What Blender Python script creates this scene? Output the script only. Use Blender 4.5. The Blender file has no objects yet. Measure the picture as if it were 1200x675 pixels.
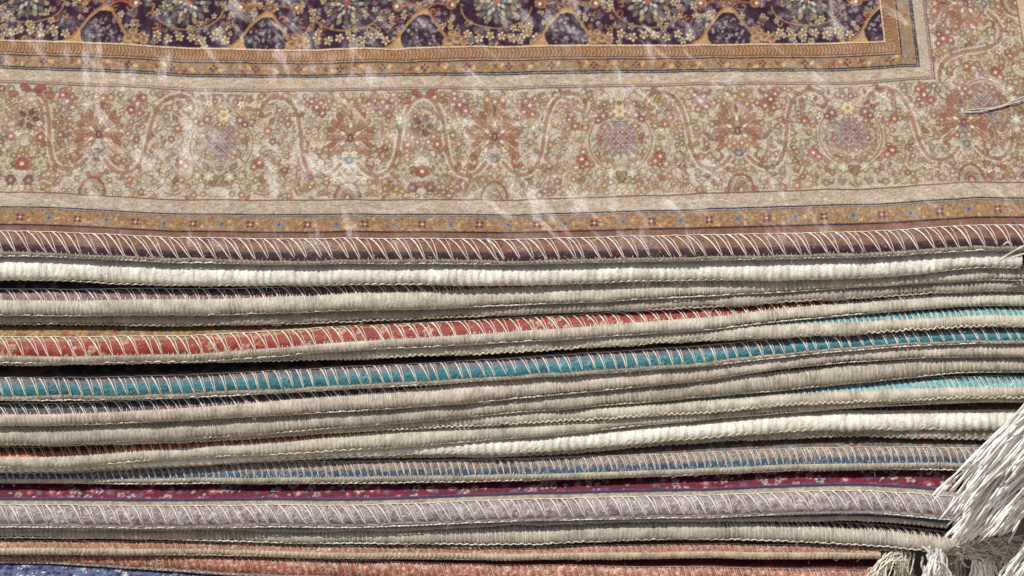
import bpy, math
import numpy as np

rng = np.random.default_rng(7)
sc = bpy.context.scene
COL = sc.collection
R = math.radians

# ------------------------------------------------------------------ camera
TH = R(45.0)
F_PX = 4200.0
D = 1.4
S0 = D / F_PX
FWD = np.array([0, math.cos(TH), -math.sin(TH)])
UP = np.array([0, math.sin(TH), math.cos(TH)])
CAM = -D * FWD
cd = bpy.data.cameras.new('camera')
cam = bpy.data.objects.new('camera', cd)
COL.objects.link(cam)
cam.location = CAM
cam.rotation_euler = (math.pi / 2 - TH, 0, 0)
cd.sensor_width = 36
cd.lens = F_PX / 1200 * 36
cd.clip_start = 0.05
cd.clip_end = 200
sc.camera = cam


def project(p):
    d = np.asarray(p) - CAM
    dep = d @ FWD
    return 600 + F_PX * d[..., 0] / dep, 337.5 - F_PX * (d @ UP) / dep


def ray(px, py):
    px, py = np.broadcast_arrays(np.asarray(px, float), np.asarray(py, float))
    v = FWD[None] + ((px.ravel() - 600) / F_PX)[:, None] * np.array([1., 0, 0]) + (-(py.ravel() - 337.5) / F_PX)[:, None] * UP
    return v


def at_y(px, py, y):
    v = ray(px, py)
    k = (np.broadcast_to(y, v.shape[:1]) - CAM[1]) / v[:, 1]
    return CAM + v * k[:, None]


def at_z(px, py, z):
    v = ray(px, py)
    k = (np.broadcast_to(z, v.shape[:1]) - CAM[2]) / v[:, 2]
    return CAM + v * k[:, None]


# ------------------------------------------------------------------ helpers
def lin(c):
    c = np.asarray(c, float) / 255.0
    return np.where(c <= 0.04045, c / 12.92, ((c + 0.055) / 1.055) ** 2.4)


def hash2(i, j, seed):
    h = (i.astype(np.int64) * 374761393 + j.astype(np.int64) * 668265263 + seed * 1442695041) & 0xffffffff
    h = ((h ^ (h >> 13)) * 1274126177) & 0xffffffff
    h = (h ^ (h >> 16)) & 0xffffffff
    return h / 4294967295.0


def vnoise(x, y, seed=0):
    x, y = np.broadcast_arrays(np.asarray(x, float), np.asarray(y, float))
    i = np.floor(x); j = np.floor(y)
    u = x - i; v = y - j
    u = u * u * (3 - 2 * u); v = v * v * (3 - 2 * v)
    i = i.astype(np.int64); j = j.astype(np.int64)
    a = hash2(i, j, seed); b = hash2(i + 1, j, seed)
    c = hash2(i, j + 1, seed); d = hash2(i + 1, j + 1, seed)
    return (a * (1 - u) + b * u) * (1 - v) + (c * (1 - u) + d * u) * v


def fbm(x, y, seed=0, o=3):
    s = 0; a = 1; t = 0
    for k in range(o):
        s = s + a * vnoise(x * 2 ** k, y * 2 ** k, seed + k * 17); t += a; a *= .55
    return s / t


def smooth(a, b, x):
    t = np.clip((x - a) / (b - a), 0, 1)
    return t * t * (3 - 2 * t)


def pchip(x, xp, yp):
    """monotone-ish smooth interpolation with flat extrapolation of the end slope"""
    xp = np.asarray(xp, float); yp = np.asarray(yp, float)
    h = np.diff(xp); dl = np.diff(yp) / h
    m = np.zeros_like(yp)
    m[1:-1] = np.where(dl[:-1] * dl[1:] > 0, 2 * dl[:-1] * dl[1:] / (dl[:-1] + dl[1:] + 1e-12), 0)
    m[0] = dl[0] * .5; m[-1] = dl[-1] * .5
    k = np.clip(np.searchsorted(xp, x) - 1, 0, len(h) - 1)
    xc = np.clip(x, xp[0], xp[-1])
    t = (xc - xp[k]) / h[k]
    return ((2 * t ** 3 - 3 * t ** 2 + 1) * yp[k] + (t ** 3 - 2 * t ** 2 + t) * h[k] * m[k]
            + (-2 * t ** 3 + 3 * t ** 2) * yp[k + 1] + (t ** 3 - t ** 2) * h[k] * m[k + 1])


def make_mesh(name, verts, faces, mat, parent=None, color=None, uv=None):
    me = bpy.data.meshes.new(name)
    verts = np.ascontiguousarray(verts, np.float32).reshape(-1, 3)
    faces = np.ascontiguousarray(faces, np.int32)
    n = faces.shape[1]
    me.vertices.add(len(verts))
    me.vertices.foreach_set('co', verts.ravel())
    me.loops.add(faces.size)
    me.loops.foreach_set('vertex_index', faces.ravel())
    me.polygons.add(len(faces))
    me.polygons.foreach_set('loop_start', np.arange(0, faces.size, n, dtype=np.int32))
    me.polygons.foreach_set('use_smooth', np.ones(len(faces), bool))
    me.update(calc_edges=True)
    if color is not None:
        a = me.color_attributes.new('knots', 'FLOAT_COLOR', 'POINT')
        c4 = np.ones((len(verts), 4), np.float32)
        c4[:, :3] = np.clip(color.reshape(-1, 3), 0, 1)
        a.data.foreach_set('color', c4.ravel())
    if mat:
        me.materials.append(mat)
    o = bpy.data.objects.new(name, me)
    COL.objects.link(o)
    if parent is not None:
        o.parent = parent
    return o


def grid_faces(r, c):
    i = np.arange(r * c).reshape(r, c)
    return np.stack([i[:-1, :-1], i[:-1, 1:], i[1:, 1:], i[1:, :-1]], -1).reshape(-1, 4)


def tubes(paths, rad, sides=6, twist=0.0, plies=0, bulge=0.0):
    """paths (P,N,3), rad scalar / (P,1) / (P,N) -> verts, quads"""
    P, N, _ = paths.shape
    T = np.gradient(paths, axis=1)
    T /= np.linalg.norm(T, axis=2, keepdims=True) + 1e-12
    ref = np.array([0.13, -0.62, 0.77])
    U = np.cross(T, ref); U /= np.linalg.norm(U, axis=2, keepdims=True) + 1e-12
    V = np.cross(T, U)
    ph = np.linspace(0, 2 * math.pi, sides, endpoint=False)
    rad = np.broadcast_to(rad, (P, N))
    seg = np.linalg.norm(np.diff(paths, axis=1), axis=2)
    s = np.concatenate([np.zeros((P, 1)), np.cumsum(seg, 1)], 1)
    rr = rad[:, :, None] * np.ones(sides)
    if plies:
        rr = rr * (1 + bulge * np.cos(plies * (ph[None, None] - twist * s[:, :, None])))
    v = paths[:, :, None] + rr[..., None] * (np.cos(ph)[None, None, :, None] * U[:, :, None] + np.sin(ph)[None, None, :, None] * V[:, :, None])
    idx = np.arange(P * N * sides).reshape(P, N, sides)
    nx = np.roll(idx, -1, axis=2)
    f = np.stack([idx[:, :-1], nx[:, :-1], nx[:, 1:], idx[:, 1:]], -1).reshape(-1, 4)
    return v.reshape(-1, 3), f


# ------------------------------------------------------------------ materials
def new_mat(name):
    m = bpy.data.materials.new(name)
    m.use_nodes = True
    nt = m.node_tree
    b = nt.nodes['Principled BSDF']
    return m, nt, b


def N(nt, typ, **kw):
    n = nt.nodes.new(typ)
    for k, v in kw.items():
        if k in n.inputs:
            n.inputs[k].default_value = v
        else:
            setattr(n, k, v)
    return n


def mat_pile(name, bump=0.35, rough=0.5, spec=0.45, streak=0.0):
    """knotted silk-like pile; the design is a colour attribute on the knots"""
    m, nt, b = new_mat(name)
    L = nt.links.new
    at = N(nt, 'ShaderNodeAttribute'); at.attribute_name = 'knots'
    geo = N(nt, 'ShaderNodeNewGeometry')
    mp = N(nt, 'ShaderNodeMapping'); L(geo.outputs['Position'], mp.inputs['Vector'])
    mp.inputs['Scale'].default_value = (1, 1, 1)
    k1 = N(nt, 'ShaderNodeTexNoise', Scale=1900.0, Detail=2.0); L(mp.outputs[0], k1.inputs['Vector'])
    # knots vary in dye from one to the next
    hs = N(nt, 'ShaderNodeHueSaturation'); L(at.outputs['Color'], hs.inputs['Color'])
    mr = N(nt, 'ShaderNodeMapRange'); L(k1.outputs['Fac'], mr.inputs['Value'])
    mr.inputs['From Min'].default_value = .3; mr.inputs['From Max'].default_value = .7
    mr.inputs['To Min'].default_value = .72; mr.inputs['To Max'].default_value = 1.22
    L(mr.outputs[0], hs.inputs['Value'])
    L(hs.outputs[0], b.inputs['Base Color'])
    # weft rows + knots as bump
    mp2 = N(nt, 'ShaderNodeMapping'); L(geo.outputs['Position'], mp2.inputs['Vector'])
    mp2.inputs['Scale'].default_value = (0.55, 1.5, 1.5)
    k2 = N(nt, 'ShaderNodeTexNoise', Scale=1500.0, Detail=2.0); L(mp2.outputs[0], k2.inputs['Vector'])
    bp = N(nt, 'ShaderNodeBump', Strength=bump, Distance=0.0005); L(k2.outputs['Fac'], bp.inputs['Height'])
    last = bp
    if streak:
        # brushed nap: where a hand has swept the pile towards the front it lies over and shines
        def lay(rot, sx, sy, lo, hi, det=3.0):
            ma = N(nt, 'ShaderNodeMapping'); L(geo.outputs['Position'], ma.inputs['Vector'])
            ma.inputs['Rotation'].default_value = (0, 0, R(rot))
            mb = N(nt, 'ShaderNodeMapping'); L(ma.outputs[0], mb.inputs['Vector']); mb.inputs['Scale'].default_value = (sx, sy, 20)
            nz = N(nt, 'ShaderNodeTexNoise', Scale=1.0, Detail=det); L(mb.outputs[0], nz.inputs['Vector'])
            r_ = N(nt, 'ShaderNodeMapRange', interpolation_type='SMOOTHSTEP'); L(nz.outputs['Fac'], r_.inputs['Value'])
            r_.inputs['From Min'].default_value = lo; r_.inputs['From Max'].default_value = hi
            return r_.outputs[0]

        def op(o, a, c):
            m_ = N(nt, 'ShaderNodeMath', operation=o)
            for k, q in enumerate((a, c)):
                if isinstance(q, float): m_.inputs[k].default_value = q
                else: L(q, m_.inputs[k])
            return m_.outputs[0]
        s1 = op('MULTIPLY', lay(54, 44, 260, .44, .76), lay(30, 26, 46, .38, .66, 1.0))
        s2 = op('MULTIPLY', lay(84, 44, 230, .46, .78), lay(0, 30, 36, .40, .64, 1.0))
        s3 = op('MULTIPLY', lay(10, 60, 90, .46, .74), .45)
        mask = op('MINIMUM', op('ADD', op('ADD', s1, s2), s3), 1.0)
        cx = N(nt, 'ShaderNodeCombineXYZ')
        L(op('MULTIPLY', mask, -.13 * streak), cx.inputs[0]); L(op('MULTIPLY', mask, -.5 * streak), cx.inputs[1])
        va = N(nt, 'ShaderNodeVectorMath', operation='ADD'); L(geo.outputs['Normal'], va.inputs[0]); L(cx.outputs[0], va.inputs[1])
        vn = N(nt, 'ShaderNodeVectorMath', operation='NORMALIZE'); L(va.outputs[0], vn.inputs[0])
        L(vn.outputs[0], bp.inputs['Normal'])
        rr = N(nt, 'ShaderNodeMapRange'); L(mask, rr.inputs['Value']); rr.inputs['To Min'].default_value = .55; rr.inputs['To Max'].default_value = rough
        ss = N(nt, 'ShaderNodeMapRange'); L(mask, ss.inputs['Value']); ss.inputs['To Min'].default_value = .18; ss.inputs['To Max'].default_value = spec
    L(last.outputs[0], b.inputs['Normal'])
    b.inputs['Roughness'].default_value = rough
    b.inputs['Specular IOR Level'].default_value = spec
    if streak:
        L(rr.outputs[0], b.inputs['Roughness']); L(ss.outputs[0], b.inputs['Specular IOR Level'])
    b.inputs['Sheen Roughness'].default_value = 0.35
    return m


def mat_binding(name, c0, c1, ribs=900.0, ribamp=.5, spec=.4, rough=.55):
    """edge binding: yarn wrapped round the rug's edge"""
    m, nt, b = new_mat(name)
    L = nt.links.new
    geo = N(nt, 'ShaderNodeNewGeometry')
    n1 = N(nt, 'ShaderNodeTexNoise', Scale=150.0, Detail=6.0, Roughness=.75)
    mpn = N(nt, 'ShaderNodeMapping'); mpn.inputs['Scale'].default_value = (1.2, .8, .8)
    L(geo.outputs['Position'], mpn.inputs['Vector']); L(mpn.outputs[0], n1.inputs['Vector'])
    rp = N(nt, 'ShaderNodeValToRGB'); L(n1.outputs['Fac'], rp.inputs['Fac'])
    rp.color_ramp.elements[0].position = .28; rp.color_ramp.elements[1].position = .62
    rp.color_ramp.elements[0].color = (*lin(c0), 1); rp.color_ramp.elements[1].color = (*lin(c1), 1)
    w = N(nt, 'ShaderNodeTexWave', Scale=ribs / 6.28 * 1.0, Distortion=7.0, Detail=3.0)
    w.inputs['Detail Scale'].default_value = 1.2
    w.wave_type = 'BANDS'; w.bands_direction = 'X'
    mps = N(nt, 'ShaderNodeMapping'); L(geo.outputs['Position'], mps.inputs['Vector'])
    mps.inputs['Rotation'].default_value = (0, R(-5), R(3))
    L(mps.outputs[0], w.inputs['Vector'])
    n2 = N(nt, 'ShaderNodeTexNoise', Scale=1300.0, Detail=3.0); L(geo.outputs['Position'], n2.inputs['Vector'])
    wm = N(nt, 'ShaderNodeMath', operation='MULTIPLY'); L(w.outputs['Fac'], wm.inputs[0]); wm.inputs[1].default_value = .45
    ad = N(nt, 'ShaderNodeMath', operation='ADD'); L(wm.outputs[0], ad.inputs[0]); L(n2.outputs['Fac'], ad.inputs[1])
    bp = N(nt, 'ShaderNodeBump', Strength=ribamp, Distance=0.0006); L(ad.outputs[0], bp.inputs['Height'])
    L(bp.outputs[0], b.inputs['Normal'])
    L(rp.outputs[0], b.inputs['Base Color'])
    b.inputs['Roughness'].default_value = rough
    b.inputs['Specular IOR Level'].default_value = spec
    b.inputs['Sheen Weight'].default_value = .1
    return m


def mat_thread(name, c0, c1, rough=.42, spec=.5):
    m, nt, b = new_mat(name)
    L = nt.links.new
    geo = N(nt, 'ShaderNodeNewGeometry')
    n1 = N(nt, 'ShaderNodeTexNoise', Scale=500.0, Detail=2.0); L(geo.outputs['Position'], n1.inputs['Vector'])
    rp = N(nt, 'ShaderNodeValToRGB'); L(n1.outputs['Fac'], rp.inputs['Fac'])
    rp.color_ramp.elements[0].position = .35; rp.color_ramp.elements[1].position = .65
    rp.color_ramp.elements[0].color = (*lin(c0), 1); rp.color_ramp.elements[1].color = (*lin(c1), 1)
    L(rp.outputs[0], b.inputs['Base Color'])
    n2 = N(nt, 'ShaderNodeTexNoise', Scale=2600.0, Detail=2.0); L(geo.outputs['Position'], n2.inputs['Vector'])
    bp = N(nt, 'ShaderNodeBump', Strength=.3, Distance=0.0003); L(n2.outputs['Fac'], bp.inputs['Height'])
    L(bp.outputs[0], b.inputs['Normal'])
    b.inputs['Roughness'].default_value = rough
    b.inputs['Specular IOR Level'].default_value = spec
    return m


M_TOP = mat_pile('silk_pile', bump=.5, rough=.41, spec=.8, streak=1.0)
M_PILE = mat_pile('knotted_pile', bump=.5, rough=.55, spec=.4)
M_CREAM = {
    'white': mat_binding('white_binding_yarn', (168, 162, 146), (232, 229, 216), 800, .7, .5, .45),
    'cream': mat_binding('cream_binding_yarn', (124, 117, 102), (198, 191, 173), 1100, .5),
    'grey': mat_binding('grey_binding_yarn', (112, 104, 92), (176, 168, 152), 1200, .5),
    'tan': mat_binding('tan_binding_yarn', (138, 122, 100), (192, 176, 150), 1100, .5),
    'pink': mat_binding('pinkish_binding_yarn', (126, 114, 102), (198, 186, 170), 1000, .5),
    'lilac': mat_binding('lilac_binding_yarn', (150, 138, 140), (186, 174, 176), 1100, .5),
}
M_BACK = mat_binding('rug_backing', (120, 110, 92), (165, 155, 134), 1600, .5)
M_TH = {
    'white': mat_thread('white_thread', (192, 184, 170), (228, 222, 208)),
    'ivory': mat_thread('ivory_thread', (190, 180, 155), (225, 216, 192)),
    'pink': mat_thread('pinkish_thread', (205, 188, 186), (238, 226, 224)),
    'dim': mat_thread('dull_thread', (160, 150, 130), (196, 186, 165)),
}
M_TASSEL = mat_thread('tassel_yarn', (236, 234, 228), (253, 252, 248), .36, .6)
M_TASSEL2 = mat_thread('cream_tassel_yarn', (200, 192, 172), (236, 230, 214), .42, .5)

# ------------------------------------------------------------------ the design of the top rug
QX = 1.8
PX0, PX1, PY0, PY1 = -260, 1420, -130, 312
W_ = int((PX1 - PX0) * QX); H_ = int((PY1 - PY0) * QX)
IMG = np.zeros((H_, W_, 3), np.float32)
gx = PX0 + (np.arange(W_) + .5) / QX
gy = PY0 + (np.arange(H_) + .5) / QX


def win(x0, x1, y0, y1):
    a = max(0, int((x0 - PX0) * QX)); b = min(W_, int((x1 - PX0) * QX) + 2)
    c = max(0, int((y0 - PY0) * QX)); d = min(H_, int((y1 - PY0) * QX) + 2)
    if a >= b or c >= d:
        return None
    X, Y = np.meshgrid(gx[a:b], gy[c:d])
    return (slice(c, d), slice(a, b)), X, Y


def put(sl, mask, col):
    IMG[sl] = IMG[sl] * (1 - mask[..., None]) + np.asarray(col, np.float32) * mask[..., None]


def aa(d, soft=.5):
    return np.clip(.5 - d / (2 * soft), 0, 1)


def ell(cx, cy, rx, ry, col, rot=0, a=1.0):
    r = max(rx, ry) + 2
    w = win(cx - r, cx + r, cy - r, cy + r)
    if not w: return
    sl, X, Y = w
    c, s = math.cos(rot), math.sin(rot)
    u = (X - cx) * c + (Y - cy) * s; v = -(X - cx) * s + (Y - cy) * c
    d = (np.sqrt((u / rx) ** 2 + (v / ry) ** 2) - 1) * min(rx, ry)
    put(sl, aa(d) * a, col)


def stroke(pts, wd, col, a=1.0, taper=False):
    pts = np.asarray(pts, float)
    w = win(pts[:, 0].min() - wd - 2, pts[:, 0].max() + wd + 2, pts[:, 1].min() - wd - 2, pts[:, 1].max() + wd + 2)
    if not w: return
    sl, X, Y = w
    dm = np.full(X.shape, 1e9)
    n = len(pts) - 1
    for k in range(n):
        p, q = pts[k], pts[k + 1]
        e = q - p; l2 = e @ e + 1e-9
        t = np.clip(((X - p[0]) * e[0] + (Y - p[1]) * e[1]) / l2, 0, 1)
        dd = np.hypot(X - p[0] - t * e[0], Y - p[1] - t * e[1])
        if taper:
            dd = dd + wd * .5 * (k + t) / n * .8
        dm = np.minimum(dm, dd)
    put(sl, aa(dm - wd / 2) * a, col)


def spl(pts, n=8):
    pts = np.asarray(pts, float)
    P = np.vstack([2 * pts[0] - pts[1], pts, 2 * pts[-1] - pts[-2]])
    out = []
    for k in range(1, len(P) - 2):
        t = np.linspace(0, 1, n, endpoint=False)[:, None]
        p0, p1, p2, p3 = P[k - 1], P[k], P[k + 1], P[k + 2]
        out.append(.5 * ((2 * p1) + (-p0 + p2) * t + (2 * p0 - 5 * p1 + 4 * p2 - p3) * t ** 2 + (-p0 + 3 * p1 - 3 * p2 + p3) * t ** 3))
    out.append(pts[-1:])
    return np.vstack(out)


def band(y0, y1, col, x0=PX0, x1=PX1):
    w = win(x0, x1, y0, y1)
    if w:
        sl, X, Y = w
        m = ((Y >= y0) & (Y < y1) & (X >= x0) & (X < x1)).astype(float)
        put(sl, m, col)


c_ = lambda *v: lin(v)
GROUND = c_(170, 160, 142); GROUND2 = c_(188, 181, 165)
ORANGE = c_(160, 100, 62); RED = c_(134, 76, 60); PLUM = c_(70, 42, 48); MAUVE = c_(140, 104, 100)
OLIVE = c_(136, 118, 72); GREY = c_(132, 130, 134); GOLD = c_(170, 122, 62); PALE = c_(206, 194, 168)
NAVY = c_(36, 30, 44); TAN = c_(184, 150, 104); BROWN = c_(112, 68, 48); PINK = c_(158, 108, 102)
BLUEG = c_(116, 122, 120); FIELD = c_(46, 14, 38); CREAMK = c_(196, 180, 148); SAGE = c_(150, 152, 128)

rd = np.random.default_rng(21)


class Frame:
    """local axes of one border run: s along, h across (0 outer line .. 126 inner line)"""
    def __init__(self, fn): self.fn = fn
    def pts(self, p):
        p = np.asarray(p, float)
        return np.array([self.fn(a, b) for a, b in p])


def flower(fr, s, h, r, cols, n=6, rot=0., outline=PLUM, squash=1.0):
    x, y = fr.fn(s, h)
    if outline is not None:
        for k in range(n):
            a = rot + k * 2 * math.pi / n
            ell(x + math.cos(a) * r * .62, y + math.sin(a) * r * .62 * squash, r * .46, r * .36, outline, a)
    for k in range(n):
        a = rot + k * 2 * math.pi / n
        ell(x + math.cos(a) * r * .62, y + math.sin(a) * r * .62 * squash, r * .34, r * .25, cols[k % (len(cols) - 1)], a)
    ell(x, y, r * .34, r * .34, outline if outline is not None else cols[-1])
    ell(x, y, r * .24, r * .24, cols[-1])


def curl(fr, s, h, r, turn, a0, col, wd=1.6, out=True):
    t = np.linspace(0, 1, 14)
    a = a0 + turn * t * 4.6
    rr = r * (1 - .72 * t)
    p = fr.pts(np.stack([s + np.cos(a) * rr, h + np.sin(a) * rr], 1))
    if out: stroke(p, wd + 1.3, PLUM, .55)
    stroke(p, wd, col)


def leaf(fr, s, h, L, a, col, out=BROWN):
    x, y = fr.fn(s, h); x2, y2 = fr.fn(s + math.cos(a) * L, h + math.sin(a) * L)
    rot = math.atan2(y2 - y, x2 - x); l = math.hypot(x2 - x, y2 - y)
    ell((x + x2) / 2, (y + y2) / 2, l / 2 + .7, l * .26 + .7, out, rot, .8)
    ell((x + x2) / 2, (y + y2) / 2, l / 2 - .2, l * .2, col, rot)


def floret(fr, s, h, r, col, core, out, n=5, rot=0.):
    """tiny knotted flower with a dark drawn outline"""
    x, y = fr.fn(s, h)
    for k in range(n):
        a = rot + k * 2 * math.pi / n
        ell(x + math.cos(a) * r * .6, y + math.sin(a) * r * .6, r * .5 + .55, r * .38 + .55, out, a, .9)
    for k in range(n):
        a = rot + k * 2 * math.pi / n
        ell(x + math.cos(a) * r * .6, y + math.sin(a) * r * .6, r * .46, r * .32, col, a)
    ell(x, y, max(1., r * .3), max(1., r * .3), core)


def main_border(fr, pal, ros, arch, s0, s1):
    hb = lambda y: 232 - y                                   # photo row -> height across the border
    OUT = c_(88, 58, 54); OUT2 = c_(124, 92, 72); VO = c_(156, 112, 78)
    DULL = [c_(154, 112, 78), c_(140, 94, 72), c_(150, 122, 106), c_(148, 132, 86), c_(162, 130, 84), c_(152, 150, 126), c_(162, 130, 96), c_(140, 124, 88), c_(156, 112, 88)]
    LITE = [PALE, c_(186, 176, 150), c_(178, 168, 152), c_(190, 170, 140)]
    axes = sorted(pal + ros + arch)
    # 1 thin stems everywhere, then small florets on an even net, mirrored about every motif axis
    for i, ax in enumerate(axes):
        l = axes[i - 1] if i else ax - 140; r_ = axes[i + 1] if i + 1 < len(axes) else ax + 140
        hw = max(ax - l, r_ - ax) / 2 + 2
        for _ in range(int(hw * 1.1)):
            a0 = rd.uniform(0, hw); h0 = rd.uniform(6, 120); st = [(a0, h0)]; an = rd.uniform(0, 6.28); bend = rd.uniform(-.6, .6)
            for _k in range(8):
                an += bend; st.append((st[-1][0] + 2.8 * math.cos(an), min(123, max(3, st[-1][1] + 2.8 * math.sin(an)))))
            cc = [c_(112, 76, 64), c_(140, 98, 66), c_(122, 108, 72), c_(98, 66, 66)][rd.integers(4)]
            for sg in (1, -1):
                stroke(fr.pts([(ax + sg * a, b) for a, b in st]), 1.1, cc, .85)
        g = 7.6
        for a in np.arange(g * .5, hw + g, g):
            for b in np.arange(6, 123, g):
                ds = a + rd.uniform(-2.6, 2.6); h = b + rd.uniform(-2.6, 2.6); k = rd.random()
                if ds > hw or rd.random() < .06: continue
                rot = rd.uniform(0, 6.28); r1 = rd.uniform(2.5, 4.5)
                colr = DULL[rd.integers(len(DULL))]; lt = LITE[rd.integers(4)]; oc = OUT if rd.random() < .5 else OUT2
                tn = rd.choice([-1, 1])
                for sg in (1, -1):
                    s = ax + sg * ds
                    if s < s0 or s > s1: continue
                    ra = rot if sg > 0 else math.pi - rot
                    if k < .40: floret(fr, s, h, r1, colr, lt, oc, 5, ra)
                    elif k < .55: floret(fr, s, h, r1, lt, colr, oc, 5, ra)
                    elif k < .75: leaf(fr, s, h, r1 * 2.3, ra, colr, oc)
                    else: curl(fr, s, h, r1 * 1.5, sg * tn, ra, colr, 1.2, False)
    # 2 the running arabesque: a vine out of every palmette, up into an arch
    for P in pal:
        for sg in (1, -1):
            closed = any(abs(P + sg * 84 - A) < 12 for A in arch)
            base = [(10, 190), (20, 200), (33, 204), (46, 197), (54, 178), (58, 152), (64, 130), (74, 117)]
            base += [(84, 113)] if closed else [(87, 112), (99, 115), (106, 125), (102, 133), (95, 130)]
            q = fr.pts(spl([(P + sg * a, hb(b)) for a, b in base]))
            stroke(q, 9, GROUND2, .7); stroke(q, 4.4, OUT, .7); stroke(q, 2.6, VO)
            for a, b in base[1:-1]:
                for _ in range(2):
                    leaf(fr, P + sg * (a + rd.uniform(-6, 6)), hb(b) + rd.uniform(-5, 5), rd.uniform(5, 8), rd.uniform(0, 6.28), DULL[rd.integers(6)], OUT)
            # four-lobed pink blossoms on their own stems
            for (dx, yy, r1) in ((41, 124, 5.6), (34, 131, 5.0), (47, 117, 4.4), (36, 119, 4.2), (44, 134, 4.0)):
                floret(fr, P + sg * dx, hb(yy), r1, [c_(154, 98, 86), c_(136, 78, 68), c_(152, 118, 112)][rd.integers(3)], PALE, c_(104, 70, 66), 5, rd.uniform(0, 6))
            curl(fr, P + sg * 26, hb(190), 8, sg, 1.5, c_(140, 92, 60), 1.5)
        # palmette, pointed, petal tiers drawn in plum
        for rad, n, cs, pr, hh in ((25, 15, (c_(156, 108, 76), c_(142, 92, 70)), 5.4, 1.12), (18, 11, (c_(172, 140, 104), c_(150, 104, 80)), 4.4, 1.1), (11, 9, (PALE, c_(158, 106, 76)), 3.4, 1.0), (5.5, 7, (c_(150, 96, 84), TAN), 2.2, 1.)):
            for k in range(n):
                a = -.62 + (math.pi + 1.24) * k / (n - 1)
                tip = 1 + .28 * math.exp(-((a - math.pi / 2) / .4) ** 2)
                xx, yy = fr.fn(P + math.cos(a) * rad * .92, hb(160) + math.sin(a) * rad * hh * tip)
                x1, y1 = fr.fn(P + math.cos(a) * rad * .5, hb(160) + math.sin(a) * rad * .5)
                rot = math.atan2(yy - y1, xx - x1)
                ell(xx, yy, pr + .8, pr * .5 + .8, c_(102, 70, 62), rot, .85)
                ell(xx, yy, pr, pr * .46, cs[k % 2], rot)
        x, y = fr.fn(P, hb(161)); ell(x, y, 3.4, 5, PLUM); ell(x, y, 1.8, 3, c_(150, 110, 104))
        x, y = fr.fn(P, hb(186)); ell(x, y, 4.2, 4.2, OUT); ell(x, y, 2.9, 2.9, c_(132, 138, 138))
        for dx, yy in ((0, 119), (-9, 117), (9, 117)):
            floret(fr, P + dx, hb(yy), 4.6, c_(166, 128, 88), PALE, OUT, 5, 0)
        stroke(fr.pts([(P, hb(124)), (P, hb(136))]), 1.4, OUT)
        for rad, cc in ((17, c_(138, 80, 62)), (12, c_(160, 150, 124)), (8, c_(134, 116, 72)), (4, c_(140, 74, 60))):
            t = np.linspace(0, math.pi, 14)
            q = fr.pts(np.stack([P + np.cos(t) * rad * .85, 2 + np.sin(t) * rad * 1.1], 1))
            stroke(q, 3.0, OUT, .8); stroke(q, 1.9, cc)
    for Rr in ros:
        t = np.linspace(0, 2 * math.pi, 44)
        for ra, rb, wd, cc in ((36, 36, 4.6, GROUND2), (36, 36, 2.6, OUT2), (36, 36, 1.3, c_(150, 104, 80)), (29, 29, 1.1, OUT2)):
            stroke(fr.pts(np.stack([Rr + np.cos(t) * ra, hb(168) + np.sin(t) * rb], 1)), wd, cc, .75)
        x, y = fr.fn(Rr, hb(166))
        ell(x, y, 19, 19, c_(160, 148, 134), 0, .8)
        for gxx in range(-3, 4):
            for gyy in range(-3, 4):
                dx, dy = gxx * 5.0, gyy * 5.0
                rr = math.hypot(dx, dy)
                if rr > 17: continue
                cc = [c_(96, 66, 76), c_(120, 84, 92), c_(104, 96, 104)][(gxx + gyy) % 3]
                ell(x + dx, y + dy, 2.5, 2.2, cc, 0, .9)
                ell(x + dx, y + dy, 1.1, 1.0, c_(178, 160, 146), 0, .9)
        for k in range(8):
            a = k * math.pi / 4
            ell(x + math.cos(a) * 8, y + math.sin(a) * 8, 2.2, 1.2, c_(132, 58, 62), a, .9)
        for k in range(16):
            a = k * math.pi / 8
            ell(x + math.cos(a) * 18.5, y + math.sin(a) * 18.5, 3, 1.9, OUT, a, .8); ell(x + math.cos(a) * 18.5, y + math.sin(a) * 18.5, 2.2, 1.2, c_(150, 128, 110), a)
        floret(fr, Rr, hb(134), 8, c_(190, 176, 142), GOLD, OUT2, 6, 0)
        for sg in (1, -1):
            for dx, yy, r1, cc in ((19, 139, 5, MAUVE), (25, 144, 4, c_(140, 80, 72)), (45, 188, 6, c_(150, 88, 70)), (39, 193, 4.4, c_(160, 108, 84)), (12, 205, 6.4, c_(170, 164, 138)), (25, 204, 5, c_(166, 156, 120)), (52, 150, 4.6, c_(156, 104, 66))):
                floret(fr, Rr + sg * dx, hb(yy), r1, cc, PALE, OUT, 6, sg * .4)
            leaf(fr, Rr + sg * 2, hb(216), 13, math.pi / 2 + sg * .5, OLIVE, OUT)
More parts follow.
